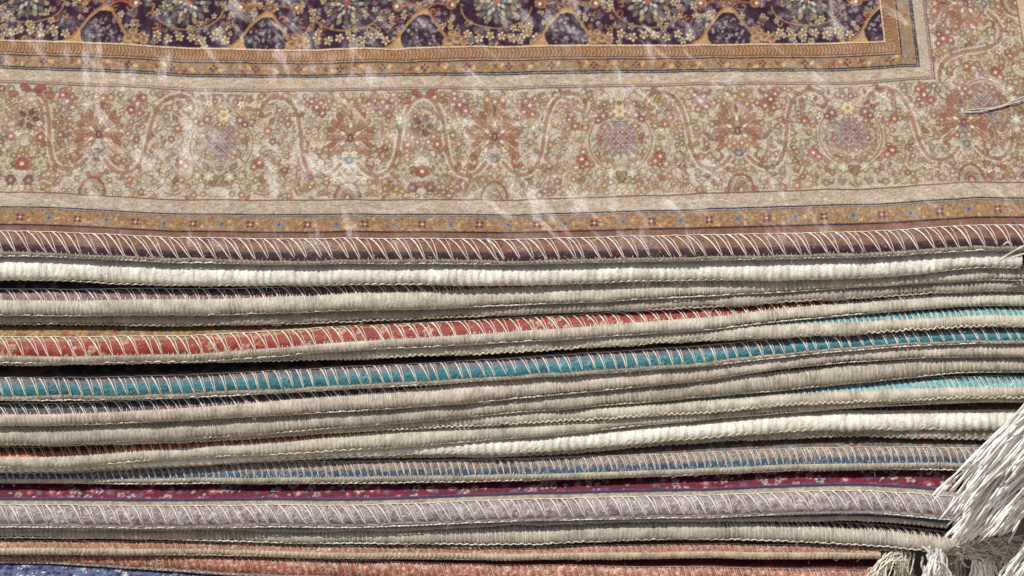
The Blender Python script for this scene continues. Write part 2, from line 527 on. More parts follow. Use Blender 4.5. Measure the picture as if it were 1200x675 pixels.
    for A in arch:
        for k in range(10):
            a = k * 2 * math.pi / 10
            leaf(fr, A + math.cos(a) * 3, hb(147) + math.sin(a) * 3, 10, a, [c_(104, 72, 70), c_(150, 126, 98)][k % 2], PLUM)
        floret(fr, A, hb(147), 4.6, c_(160, 130, 96), PLUM, PLUM, 6, 0)
        floret(fr, A, hb(199), 7, c_(146, 84, 62), PALE, OUT, 6, .5)
        for sg in (1, -1):
            floret(fr, A + sg * 21, hb(197), 7.5, c_(162, 160, 132), c_(150, 110, 80), OUT2, 6, .5)
            leaf(fr, A + sg * 2, hb(114), 15, math.pi / 2 - sg * 1.0, c_(140, 74, 60), OUT)
            leaf(fr, A + sg * 15, hb(117), 12, (-.15 if sg > 0 else math.pi + .15), c_(156, 100, 66), OUT)
            curl(fr, A + sg * 18, hb(144), 6, sg, 0, OLIVE, 1.4)
            floret(fr, A + sg * 17, hb(168), 5, c_(156, 98, 76), PALE, OUT, 5, 0)
            floret(fr, A + sg * 10, hb(218), 5.5, c_(120, 82, 80), c_(170, 150, 130), PLUM, 6, 0)


def draw_top_rug():
    IMG[:] = GROUND
    n1 = fbm(gx[None] * .09, gy[:, None] * .09, 5)
    m = smooth(.42, .62, n1)
    IMG[:] = IMG * (1 - m[..., None] * .55) + GROUND2.astype(np.float32) * m[..., None] * .55
    # main border, front run and right run (mitred at the corner)
    fr = Frame(lambda s, h: (s, 232 - h))
    main_border(fr, [-330, -183, 123, 413, 580, 860, 1120], [-50, 265, 725, 990], [-256, 40, 497, 1205], -250, 1300)
    fr2 = Frame(lambda s, h: (1204 - h * .873, 104 - s))
    IM0 = IMG.copy()
    main_border(fr2, [88, 380], [-40, 235], [165], -60, 240)
    # keep the right run only beyond the mitre
    X, Y = np.meshgrid(gx, gy)
    mit = (X > 1094 + (Y - 104) * 1.0) & (X > 1094)
    IMG[~mit] = IM0[~mit]
    # outer bands at the front
    def bands_front():
        BEIGE = c_(168, 152, 132)
        band(232, 400, BEIGE)
        for _ in range(2600):
            ell(rd.uniform(-250, 1400), rd.uniform(234, 249), rd.uniform(1.2, 4), rd.uniform(.6, 1.1), [GROUND2, c_(158, 138, 116), c_(142, 120, 102), c_(184, 172, 154)][rd.integers(4)], rd.uniform(-.4, .4), .6)
        band(231.6, 233.4, c_(120, 76, 62))
        band(249.4, 251.1, NAVY); band(252.0, 253.6, c_(74, 52, 66))
        band(254, 271, c_(138, 110, 80))
        for _ in range(5200):
            ell(rd.uniform(-250, 1400), rd.uniform(255, 270), rd.uniform(.8, 2.2), rd.uniform(.6, 1.2), [c_(176, 146, 104), c_(122, 80, 52), c_(164, 108, 60), c_(140, 124, 84)][rd.integers(4)], rd.uniform(-.6, .6), .8)
        for i, s in enumerate(np.arange(-250, 1400, 32.3)):
            x = s + 6; y = 262.5
            if i % 2:
                for k in range(4):
                    a = math.pi / 4 + k * math.pi / 2
                    ell(x + math.cos(a) * 3.6, y + math.sin(a) * 3.2, 2.1, 1.8, c_(96, 52, 66), a)
                ell(x, y, 1.2, 1.2, PALE)
            else:
                for k in range(4):
                    a = k * math.pi / 2
                    ell(x + math.cos(a) * 3.8, y + math.sin(a) * 3.2, 2.6, 1.9, c_(124, 122, 116), a)
                ell(x, y, 1.6, 1.6, c_(70, 72, 92))
            for k in range(3):
                u = x + 9 + rd.uniform(-2, 2) + k * 5; v = y + rd.uniform(-6, 6)
                ell(u, v, 2.4, 1.6, [c_(190, 150, 98), OLIVE, c_(150, 92, 52)][k], rd.uniform(0, 3))
        band(270.8, 272.8, NAVY)
        band(272.8, 295, c_(124, 86, 66))
        for s in np.arange(-250, 1400, 6.5):
            ell(s + rd.uniform(-2, 2), rd.uniform(277, 293), rd.uniform(1.4, 3.4), rd.uniform(1.2, 2.4), [c_(146, 102, 70), c_(112, 72, 64), c_(160, 130, 96), c_(96, 58, 58)][rd.integers(4)], rd.uniform(0, 3))
        band(291.5, 293.0, c_(122, 78, 66))
        band(295, 400, c_(72, 46, 56))
        for s in np.arange(-250, 1400, 4):
            ell(s, rd.uniform(295, 305), rd.uniform(1.5, 3), rd.uniform(.8, 1.4), [c_(98, 66, 74), c_(52, 34, 48)][rd.integers(2)])
    # inner frame and field; everything right of it mirrors across the corner mitre
    def inner():
        def frame(y, x, col):
            w = win(PX0, x, PY0, y)
            if w:
                sl, X, Y = w
                put(sl, ((X < x) & (Y < y)).astype(float), col)
        BEIGE = c_(168, 154, 136)
        frame(106, 1095, c_(118, 82, 76)); frame(104.6, 1093.6, BEIGE); frame(103.2, 1092.2, c_(118, 82, 76)); frame(102, 1091, BEIGE)
        for _ in range(900):
            s = rd.uniform(-250, 1090); ell(s, rd.uniform(91, 101), rd.uniform(2, 5), 1, [GROUND2, TAN, c_(150, 128, 104)][rd.integers(3)], rd.uniform(-.5, .5), .7)
        frame(89.4, 1079, NAVY); frame(87.8, 1077.4, BEIGE); frame(87.0, 1076.6, c_(40, 38, 50)); frame(85.6, 1075.2, c_(140, 112, 82))
        for _ in range(4200):
            ell(rd.uniform(-250, 1074), rd.uniform(75, 85), rd.uniform(.8, 2.2), rd.uniform(.6, 1.2), [c_(176, 146, 104), c_(122, 80, 52), c_(164, 108, 60), c_(120, 112, 90)][rd.integers(4)], rd.uniform(-.6, .6), .8)
        for i, s in enumerate(np.arange(-250, 1072, 8.3)):
            yy = 79.5 + rd.uniform(-4, 4)
            k = i % 4
            col = [c_(128, 62, 54), c_(190, 160, 110), c_(118, 116, 108), OLIVE][k]
            if i % 6 == 0:
                for q in range(4):
                    a = q * math.pi / 2
                    ell(s + math.cos(a) * 3, 79.5 + math.sin(a) * 3, 1.7, 1.5, c_(84, 48, 58), a)
            else:
                ell(s, yy, 3.2, 1.9, col, rd.uniform(0, 3))
        for yy in np.arange(-120, 84, 8.3):
            ell(1066 + rd.uniform(-4, 4), yy, 2.6, 2.6, [c_(128, 62, 54), c_(190, 160, 110), c_(112, 116, 118), OLIVE][rd.integers(4)])
        frame(73.2, 1060, NAVY); frame(71.8, 1058.6, c_(176, 142, 104)); frame(70.6, 1057.4, c_(60, 44, 52)); frame(69.6, 1056.4, c_(138, 104, 72))
        for s in np.arange(-250, 1052, 4.2):
            stroke([(s, 68.5), (s + 2, 63.5), (s, 59)], 1.2, c_(118, 66, 42), .8)
            stroke([(s + 2.1, 68.5), (s + 4.1, 63.5), (s + 2.1, 59)], 1.0, c_(182, 150, 106), .7)
        for yy in np.arange(-125, 58, 4.2):
            stroke([(1054, yy), (1049, yy + 2), (1045, yy)], 1.1, c_(118, 66, 42), .8)
        frame(58.4, 1043.5, c_(96, 52, 56)); frame(57.0, 1042.2, c_(206, 178, 136)); frame(55.6, 1040.8, FIELD)
        # field
        w = win(PX0, 1040.8, PY0, 55.6)
        sl, X, Y = w
        save = IMG.copy()
        nn = fbm(X * .12, Y * .12, 9)
        put(sl, smooth(.45, .6, nn) * .5, c_(62, 24, 52))
        frF = Frame(lambda s, h: (s, 55 - h))
        pk = [-262, -72, 115, 308, 495, 667, 860, 1046]
        for _ in range(4600):
            s = rd.uniform(-255, 1040); h = rd.uniform(1, 175); k = rd.random()
            rr = rd.uniform(2.2, 4.4)
            if k < .3: flower(frF, s, h, rr * 1.1, [CREAMK, c_(176, 156, 120), GOLD], 5, rd.uniform(0, 6), NAVY)
            elif k < .52: flower(frF, s, h, rr, [c_(114, 102, 108), c_(142, 130, 134), c_(180, 170, 156)], 5, rd.uniform(0, 6), NAVY)
            elif k < .72: curl(frF, s, h, rr * 1.2, rd.choice([-1, 1]), rd.uniform(0, 6), [GOLD, RED, ORANGE, OLIVE][rd.integers(4)], 1.3, False)
            elif k < .86: leaf(frF, s, h, rr * 2, rd.uniform(0, 6), [c_(96, 104, 88), GOLD, c_(90, 50, 68), c_(132, 60, 46)][rd.integers(4)], NAVY)
            else:
                x, y = frF.fn(s, h); ell(x, y, rr * .9, rr * .7, c_(90, 76, 90))
        for i in range(len(pk) - 1):
            mid = (pk[i] + pk[i + 1]) / 2
            for k, (dx, hh) in enumerate([(x, h) for x in (-48, -34, -20, -7, 7, 20, 34, 48) for h in (8 + 5 * math.cos(x * .09) ** 2, )]):
                flower(frF, mid + dx * 1.0, hh, 5.6, [CREAMK, TAN, CREAMK, GOLD], 5, rd.uniform(0, 6), NAVY)
            t = np.linspace(math.pi, 2 * math.pi, 20)
            stroke(frF.pts(np.stack([mid + np.cos(t) * 42, 44 + np.sin(t) * 24], 1)), 1.6, c_(140, 112, 70))
            x, y = frF.fn(mid, 52)
            for rad, n, cs, pr in ((22, 16, (c_(96, 92, 84), c_(140, 126, 96)), 4.6), (16, 12, (c_(164, 156, 132), c_(96, 72, 70)), 4.0), (10, 10, (c_(110, 122, 124), c_(180, 172, 150)), 3.2), (5, 7, (RED, PALE), 2.2)):
                for k in range(n):
                    a = k * 2 * math.pi / n
                    ell(x + math.cos(a) * rad, y + math.sin(a) * rad, pr + .9, pr * .6 + .9, NAVY, a)
                    ell(x + math.cos(a) * rad, y + math.sin(a) * rad, pr, pr * .55, cs[k % 2], a)
            ell(x, y, 4, 4, RED)
        for p in pk:
            # gold-edged lobed niche rising from the inner frame
            P2 = [(-46, 0), (-36, 6), (-25, 20), (-16, 32), (0, 44), (12, 30), (24, 14), (36, 0)]
            poly = spl([(p + a, b) for a, b in P2])
            q = frF.pts(poly)
            x0, x1 = p - 54, p + 40
            w = win(x0, x1, 5, 56)
            if not w: continue
            sl, X, Y = w
            yt = np.interp(X, q[:, 0], q[:, 1])
            inside = (Y > yt) & (Y < 55.6)
            put(sl, inside * 1.0, c_(172, 136, 92))
            w2 = ((X - p + 1) / 27.) ** 2 + ((Y - 42) / 24.) ** 2
            put(sl, ((w2 < 1) & inside & (Y > yt + 3)) * 1.0, c_(42, 20, 36))
            for _ in range(95):
                ex = rd.uniform(p - 22, p + 22); ey = rd.uniform(22, 54)
                if ((ex - p) / 22) ** 2 + ((ey - 43) / 20) ** 2 < 1:
                    ell(ex, ey, rd.uniform(1.2, 2.6), rd.uniform(.9, 1.8), [c_(106, 90, 102), c_(140, 126, 132), c_(80, 46, 66)][rd.integers(3)], rd.uniform(0, 3))
            stroke(q, 2.6, c_(150, 108, 66))
            for k, (a, b, r1) in enumerate([(30, 5, 8), (40, 7, 8), (34, 14, 6), (48, 3, 5)]):
                x, y = frF.fn(p + a, b); ell(x, y, r1, r1 * .75, c_(104, 72, 50)); ell(x, y, r1 - 1, r1 * .75 - 1, c_(164, 130, 92)); ell(x, y - 1, r1 * .4, r1 * .3, c_(120, 84, 56))
            stroke(frF.pts([(p, 44), (p - 14, 50), (p - 26, 48)]), 2.0, c_(146, 78, 48)); stroke(frF.pts([(p, 44), (p + 14, 50), (p + 30, 48)]), 2.0, c_(146, 78, 48))
            x, y = frF.fn(p + 1, 48); ell(x, y, 7, 4.6, ORANGE); ell(x, y, 5, 3.2, NAVY); ell(x, y, 3.4, 2.0, BLUEG)
            for sg in (-1, 1):
                x, y = frF.fn(p + sg * 32, 48); ell(x, y, 6.4, 5.4, c_(138, 100, 64)); ell(x, y, 4, 3.2, c_(116, 58, 46)); ell(x + sg * 1.5, y, 2, 2, PALE)
        m = (np.meshgrid(gx, gy)[0] < 1040.8) & (np.meshgrid(gx, gy)[1] < 55.6)
        IMG[~m] = save[~m]
    inner()
    # right outer bands
    w = win(1202, PX1, PY0, PY1)
    sl, X, Y = w
    put(sl, (X > 1202) * 1., c_(120, 76, 62)); put(sl, (X > 1204) * 1., c_(182, 160, 132)); put(sl, (X > 1220) * 1., c_(60, 46, 58)); put(sl, (X > 1223) * 1., c_(172, 122, 66))
    bands_front()
    # every knot its own shade, yarn lots (abrash) along the weft
    rn = rd.random((H_, W_)).astype(np.float32)
    rows = fbm(gx[None] * .02, gy[:, None] * .35, 31)
    IMG[:] *= (0.60 + .74 * rn)[..., None] * (.9 + .2 * rows)[..., None]
    # all the dyes lean to a warm gold
    g_ = IMG.mean(2, keepdims=True)
    IMG[:] = (g_ + (IMG - g_) * .90) * np.array([1.0, .97, .915], np.float32)
    IMG[:] = np.clip(IMG * .95, 0, 1)


draw_top_rug()


def sample(px, py):
    px = np.where(px < -240, -480 - px, px); py = np.where(py < -118, -236 - py, py)
    x = np.clip((px - PX0) * QX - .5, 0, W_ - 1.001); y = np.clip((py - PY0) * QX - .5, 0, H_ - 1.001)
    i = x.astype(int); j = y.astype(int); u = (x - i)[..., None]; v = (y - j)[..., None]
    return (IMG[j, i] * (1 - u) + IMG[j, i + 1] * u) * (1 - v) + (IMG[j + 1, i] * (1 - u) + IMG[j + 1, i + 1] * u) * v


# ------------------------------------------------------------------ lower rugs: yarn colours by distance v (mm) from the edge
def motif(u, v, ground, cols, sc_=3.0, seed=0, dens=.55):
    """small woven flowers in cells of sc_ mm; returns linear rgb"""
    u = u / sc_; v = v / sc_
    i = np.floor(u); j = np.floor(v)
    out = np.ones(u.shape + (3,)) * np.asarray(ground)
    best = np.full(u.shape, 9.)
    for di in (-1, 0, 1):
        for dj in (-1, 0, 1):
            ii = (i + di).astype(np.int64); jj = (j + dj).astype(np.int64)
            cx = ii + .5 + (hash2(ii, jj, seed + 1) - .5) * .8; cy = jj + .5 + (hash2(ii, jj, seed + 2) - .5) * .8
            h = hash2(ii, jj, seed + 3)
            r = .22 + .3 * hash2(ii, jj, seed + 4)
            a = np.arctan2(v - cy, u - cx)
            d = np.hypot(u - cx, v - cy) / (r * (1 + .25 * np.cos(5 * a + h * 9)))
            ok = (h < dens) & (d < 1) & (d < best)
            k = (hash2(ii, jj, seed + 5) * len(cols)).astype(int) % len(cols)
            k2 = (k + 1) % len(cols)
            C = np.asarray(cols)
            cc = np.where((d < .45)[..., None], C[k2], C[k])
            out = np.where(ok[..., None], cc, out)
            best = np.where(ok, d, best)
    return out


def knots(u, v, spec, seed):
    """spec: list of (v_from, ground, motif colours, cell mm, density)"""
    out = np.zeros(u.shape + (3,))
    wv = v + (vnoise(u * .35, v * 0, seed + 77) - .5) * .5
    for (v0, g, cols, cell, dens) in spec:
        g = lin(g)
        c = motif(u, v, g, [lin(k) for k in cols], cell, seed, dens) if cols else np.ones(u.shape + (3,)) * g
        out = np.where((wv >= v0)[..., None], c, out)
    j = .70 + .60 * hash2((u * 2.3).astype(np.int64), (v * 3.1).astype(np.int64), seed)
    lot = .66 + .62 * fbm(u * .16, v * .5, seed + 5)
    return np.clip(out * j[..., None] * lot[..., None], 0, 1)


# ------------------------------------------------------------------ the pile of rugs, read off the photograph from the top down
XK = [50, 200, 400, 600, 800, 1000, 1150]
# every rug: C = row of the bottom of its front edge; cream = mm of bare binding; dtop = mm of stitches up from the bottom
RUGS = [
 dict(C=[298, 305, 307, 307, 303, 299, 291], end=1300, cream=2.6, bind='grey', st=('white', 15.4, 11.3, 2.4, .29, 1.0), spec=None,
      label='top rug with dark purple floral field and wide beige scrollwork border'),
 dict(C=[326, 332, 332, 331, 327, 324, 312], wraps=0, end=1193, cream=11.6, bind='white', st=('white', 9.0, 11.0, 3.5, .18, .8),
      spec=[(0, (178, 168, 150), None, 3, 0), (11, (120, 96, 88), [(60, 44, 60), (150, 120, 100)], 3, .5)],
      label='brightest white-bound rug edge, directly under the top rug'),
 dict(C=[367, 367, 362, 356, 346.5, 335, 327], end=1290, cream=[6.4, 6.6, 7.4, 8.8, 9.6, 9.8, 9.8], bind='cream', st=('white', 15.5, 11.0, 4.0, .26, .7),
      spec=[(0, (104, 74, 74), [(140, 108, 96), (78, 52, 62)], 2.4, .6), (9.2, (120, 92, 92), [(150, 120, 110), (60, 48, 66)], 2.2, .6), (11.2, (44, 36, 56), [(130, 96, 96), (80, 50, 74)], 3.2, .6)],
      label='cream-bound rug with dusty purple edge strip under pale slanted stitches, just below the white-bound rug'),
 dict(C=[378, 380, 376, 367, 360, 348, 339.5], end=1290, cream=6.5, bind='grey', st=('dim', 8.0, 6.4, 1.0, .16),
      spec=[(0, (140, 128, 112), None, 3, 0), (8, (60, 58, 66), [(120, 100, 90)], 2.6, .5)],
      label='thin greyish cream rug edge squeezed on top of the red-edged rug'),
 dict(C=[423, 422, 409, 399, 386, 367, 356], end=1290, cream=[3.6, 3.8, 4.6, 5.4, 6.6, 7.6, 8.0], bind='cream', st=('white', 15.0, 11.0, 3.6, .275, .72),
      spec=[(0, (134, 46, 28), [(176, 148, 118), (154, 80, 50), (110, 36, 28)], 3.4, .55), (10.8, (148, 120, 76), [(150, 62, 46), (112, 112, 104), (176, 150, 108)], 3.0, .8), (19, (70, 44, 40), [(150, 90, 50)], 4, .5)],
      gap=.25,
      label='rug with bright red edge strip under white zigzag stitches and a gold floral band'),
 dict(C=[426, 424, 419, 411, 399, 389, 381], end=1290, cream=[5.2, 5.2, 5.2, 5.2, 5.0, 4.4, 4.2], gap=.2, bind='cream', st=('ivory', 7.2, 9.0, 2.0, .2),
      spec=[(0, (74, 140, 150), [(110, 166, 172)], 2.4, .4), (9, (30, 62, 72), [(50, 90, 96)], 3, .5)],
      label='cream-bound rug with a thin teal line, between the red-edged rug and the vivid teal-edged rug'),
 dict(C=[467, 464, 454, 442, 428, 409, 400], end=1290, cream=2.6, bind='cream', st=('white', 13.2, 9.8, 2.2, .26, .62),
      spec=[(0, (52, 112, 122), [(36, 84, 100), (72, 136, 144)], 3.0, .5), (7.2, (96, 92, 104), [(60, 52, 70), (128, 110, 110)], 2.2, .6), (10.2, (84, 64, 46), None, 3, 0), (11.4, (76, 60, 46), [(26, 38, 52), (22, 30, 44)], 9.0, .95)],
      label='rug with the broadest vivid teal edge strip crossed by white slanted stitches'),
 dict(C=[496, 490.5, 480, 465, 446, 422, 416], end=1290, cream=[5.4, 5.8, 7.4, 9.4, 9.8, 9.8, 9.8], bind='pink', st=('white', 13.8, 9.6, 3.4, .245, .68),
      spec=[(0, (70, 42, 54), [(100, 64, 74)], 2.4, .4), (9.5, (34, 58, 64), [(60, 84, 88)], 2.6, .5)],
      label='rug with pinkish cream edge and thin plum line, directly below the broad teal-edged rug'),
 dict(C=[518, 513, 499, 482, 465, 447, 434], end=1290, cream=8.2, bind='grey', st=('ivory', 7.4, 7.6, .8, .18),
      spec=[(0, (150, 140, 118), None, 3, 0), (8.5, (38, 56, 48), [(70, 84, 66)], 2.6, .5)],
      label='rug with ribbed greenish cream edge lying under the pinkish plum-lined rug'),
 dict(C=[521, 517, 505, 495, 484, 470, 465], end=1290, cream=[5.4, 5.4, 5.4, 5.2, 5.0, 4.4, 4.0], gap=.2, bind='cream', st=('ivory', 7.0, 9.6, 1.0, .18),
      spec=[(0, (96, 154, 168), [(150, 190, 196), (64, 122, 140)], 2.2, .5), (9.5, (40, 84, 100), [(80, 130, 140)], 2.6, .5)],
      label='rug with light blue strip over a cream ribbed edge, widening at its right end'),
 dict(C=[545, 536.5, 526, 512, 492, 476, 469], end=1230, cream=[4.4, 4.6, 6.4, 8.6, 8.8, 8.8, 8.8], bind='cream', st=('ivory', 10.8, 8.6, 1.6, .2),
      spec=[(0, (164, 72, 38), [(184, 100, 56), (132, 50, 30)], 2.2, .5), (8.4, (84, 40, 26), [(120, 60, 34)], 2.8, .5)],
      label='cream-bound rug with rusty orange line at its left, in the middle of the pile'),
 dict(C=[551, 544, 533, 528.5, 513, 501, 501], wraps=0, end=1215, cream=8.0, bind='white', st=('ivory', 10.0, 7.4, 1.2, .2),
      spec=[(0, (170, 154, 130), None, 3, 0), (8.2, (92, 66, 52), [(132, 62, 48), (70, 52, 44), (110, 84, 62)], 3.2, .6)],
      label='rug with knobbly pale edge and brown floral top, long white fringe hanging at right'),
 dict(C=[553, 546, 536, 533, 519, 511, 513], end=1225, cream=5.0, bind='grey', st=('dim', 8.0, 4.8, .6, .14),
      spec=[(0, (120, 110, 96), None, 3, 0), (6, (60, 56, 54), None, 3, 0)],
      label='very thin grey rug edge pressed directly above the blue fine-stitched rug'),
 dict(C=[564.5, 565, 564, 561, 555, 547, 549], end=1212, cream=3.4, bind='cream', st=('white', 8.6, 9.2, 3.2, .17, .6),
      spec=[(0, (62, 84, 104), [(98, 116, 128), (48, 62, 84), (120, 112, 108)], 1.8, .8), (5.8, (120, 102, 94), [(164, 144, 130), (84, 64, 64), (106, 112, 108)], 1.6, .85), (9.8, (104, 88, 80), [(96, 130, 122), (70, 48, 48), (158, 128, 108)], 2.6, .8)],
      gap=.4,
      label='rug with blue and pinkish edge strip under closely spaced fine stitches'),
 dict(C=[616, 616, 616, 609, 605, 599, 610], end=1132, cream=2.0, bind='lilac', st=('white', 14.8, 10.6, 2.2, .28, .85),
      spec=[(0, (140, 130, 130), [(104, 84, 94), (178, 166, 164), (124, 92, 102)], 2.2, .8), (10.8, (158, 146, 128), [(146, 112, 100), (128, 134, 128)], 2.4, .5), (13.2, (38, 42, 66), None, 3, 0), (14.4, (90, 58, 88), None, 3, 0), (15.2, (100, 28, 48), [(176, 140, 120), (92, 84, 104), (150, 60, 76), (166, 150, 150), (60, 26, 50)], 4.0, .9)],
      gap=.2,
      label='rug with lilac stitched edge, dark blue line and crimson floral band above it'),
 dict(C=[619, 620, 622, 615, 610, 608, 619], end=1124, cream=1.6, bind='grey', st=None,
      spec=[(0, (58, 72, 98), [(84, 98, 122), (110, 116, 124)], 2.4, .5), (7, (40, 50, 74), None, 3, 0)],
      label='thin rug with dark blue edge, tucked under the right half of the lilac rug'),
 dict(C=[628, 630, 635.5, 636, 630, 636, 650], end=1186, cream=[9, 9, 9, 8.6, 8.2, 6.6, 6.4], bind='grey', st=('white', 9.4, 9.4, 3.6, .19),
      spec=[(0, (96, 62, 52), [(130, 90, 74), (70, 44, 44)], 2.2, .5), (9, (60, 40, 36), [(96, 60, 50)], 2.6, .5)],
      label='greyish cream rug with dark brown stitched line at right and frayed right end'),
 dict(C=[647, 648.6, 652, 653, 652, 652, 656], end=1046, cream=3.4, bind='tan', st=('dim', 7.0, 6.2, .8, .14),
      spec=[(0, (150, 92, 72), [(194, 160, 134), (140, 64, 44)], 1.6, .85), (5.8, (84, 40, 34), [(64, 34, 30)], 3, .5)],
      label='rug with narrow salmon pink edge line, with white fringe hanging from its right corner'),
 dict(C=[658, 667, 677, 683, 686, 690, 694], end=1052, cream=1.8, bind='pink', st=('dim', 7.6, 8.6, 1.0, .16),
      spec=[(0, (142, 80, 60), [(206, 168, 138), (140, 56, 38), (184, 130, 104)], 1.9, .9), (8.2, (80, 26, 28), [(60, 24, 28), (110, 46, 42)], 3.4, .6)],
      label='rug with coral orange edge and dark red top near the bottom of the photo'),
 dict(gap=0.0, C=[704, 706, 712, 716, 720, 722, 724], end=1075, cream=1.8, bind='cream', st=None,
      spec=[(0, (86, 90, 122), [(24, 26, 62), (206, 208, 208), (100, 128, 152), (52, 40, 104), (36, 32, 76)], 2.2, .97)],
      label='rug with mottled blue and white top, lowest in the pile at bottom left'),
]

XL = -0.46
DEPTH = 0.42


def columns(end_px, step=.0006, side=.008):
    xe = (end_px - 600) * S0
    a = np.arange(XL, -0.222, side)
    b = np.arange(-0.222, min(xe, .222), step)
    cc = np.arange(.222, xe, min(side, .004)) if xe > .222 else np.array([])
    x = np.concatenate([a, b, cc, [xe]])
    return x


def lerp_cols(x, xs, arr):
    return np.interp(x, xs, arr)


XS = np.linspace(XL, .262, 700)      # common layout columns


AY_LO, AZ_LO, AY_UP, AZ_UP = .62, .46, .85, .54       # half-axes of the rolled edge, in thicknesses
_ph = math.atan2(AZ_LO, AY_LO)
ZB, YB = AZ_LO * (1 - math.sin(_ph)), AY_LO * (1 - math.cos(_ph))    # lowest point the camera sees


def profile(t, rows_top):
    """section of one rug edge in metres: (dy, dz) from under the rug round the front to the top; t = thickness"""
    p = [(.020, 0), (.012, 0), (.009, 0)]
    for a in np.linspace(270, 180, 13):
        p.append((AY_LO * t * (1 + math.cos(R(a))), AZ_LO * t * (1 + math.sin(R(a)))))
    for a in np.linspace(180, 90, 19)[1:]:
        p.append((AY_UP * t * (1 + math.cos(R(a))), t - AZ_UP * t + AZ_UP * t * math.sin(R(a))))
    for yy in rows_top:
        if yy > AY_UP * t + .0003: p.append((yy, t))
    return np.array(p)


# --- solve the layout: rug on rug, each front edge where the photograph has it
zc_prev = None
yf_prev = None
for i, rg in enumerate(RUGS):
    cvals = np.array(rg['C'], float)
    yf = np.zeros_like(XS)
    z = np.zeros_like(XS)
    for it in range(5):
        pxs, _ = project(np.stack([XS, yf, z], 1))
        pyC = pchip(pxs, XK, cvals) + (fbm(pxs * .012, pxs * 0, 100 + i, 3) - .5) * 2.2
        if i == 0:
            t = np.full_like(XS, .0082) * (1 + .06 * (vnoise(XS * 12, XS * 0, 4) - .5))
            q = at_y(pxs, pyC, YB * t)
            z = q[:, 2] - ZB * t; yf = np.zeros_like(XS)
        else:
            dC = np.clip(pyC - rg_prev_C, 1.0, 60)
            dcm = max(np.mean(dC), 8)
            t_nom = np.clip(.80 * dcm * S0 / math.cos(TH), .0042, .0088)
            L_ = .84 * dC * S0 / math.cos(TH)
            t = np.clip(t_nom * (1 + .8 * (dC / dcm - 1)), .5 * t_nom, 1.12 * t_nom)
            gap = np.maximum(0, L_ - t) * rg.get('gap', .75)
            z = zc_prev - .0005 - gap - t
            yf = at_z(pxs, pyC, z + ZB * t)[:, 1] - YB * t
    rg['zc'] = z; rg['yf'] = yf; rg['t'] = t
    zc_prev = z; rg_prev_C = pyC
    print(i, 'C', cvals[0], 't mm %.1f..%.1f' % (t.min() * 1e3, t.max() * 1e3), 'yf mm', np.round(np.interp((np.array(XK) - 600) * S0, XS, yf) * 1e3, 1))

Z_BOT = min(r['zc'].min() for r in RUGS)


def thing(name, label, cat, loc, group=None):
    o = bpy.data.objects.new(name, None)
    COL.objects.link(o)
    o.empty_display_size = .02
    o['label'] = label; o['category'] = cat
    if group: o['group'] = group
    return o


def cream_at(rg, x):
    c = rg['cream']
    if np.isscalar(c): return np.full_like(x, c, dtype=float)
    return pchip(600 + x / S0, XK, c)


def warp(rg, x, v0, cref):
    """rows follow the seam between binding and pile"""
    c = cream_at(rg, x)
    w = np.where(v0 <= cref, v0 * c / cref, np.where(v0 < 24, c + (v0 - cref) * (24 - c) / (24 - cref), v0))
    return np.where(v0 < 0, v0, w)


def locate(rg, p, v, nrm, tm, x, vq, lift=0.):
    zc = np.interp(x, XS, rg['zc']); yf = np.interp(x, XS, rg['yf']); kk = np.interp(x, XS, rg['t']) / tm
    dy = np.interp(vq, v, p[:, 0]); dz = np.interp(vq, v, p[:, 1])
    ny = np.interp(vq, v, nrm[:, 0]); nz = np.interp(vq, v, nrm[:, 1])
    return np.stack([np.broadcast_to(x, vq.shape), yf + dy + ny * lift, zc + dz * kk + nz * lift], -1)


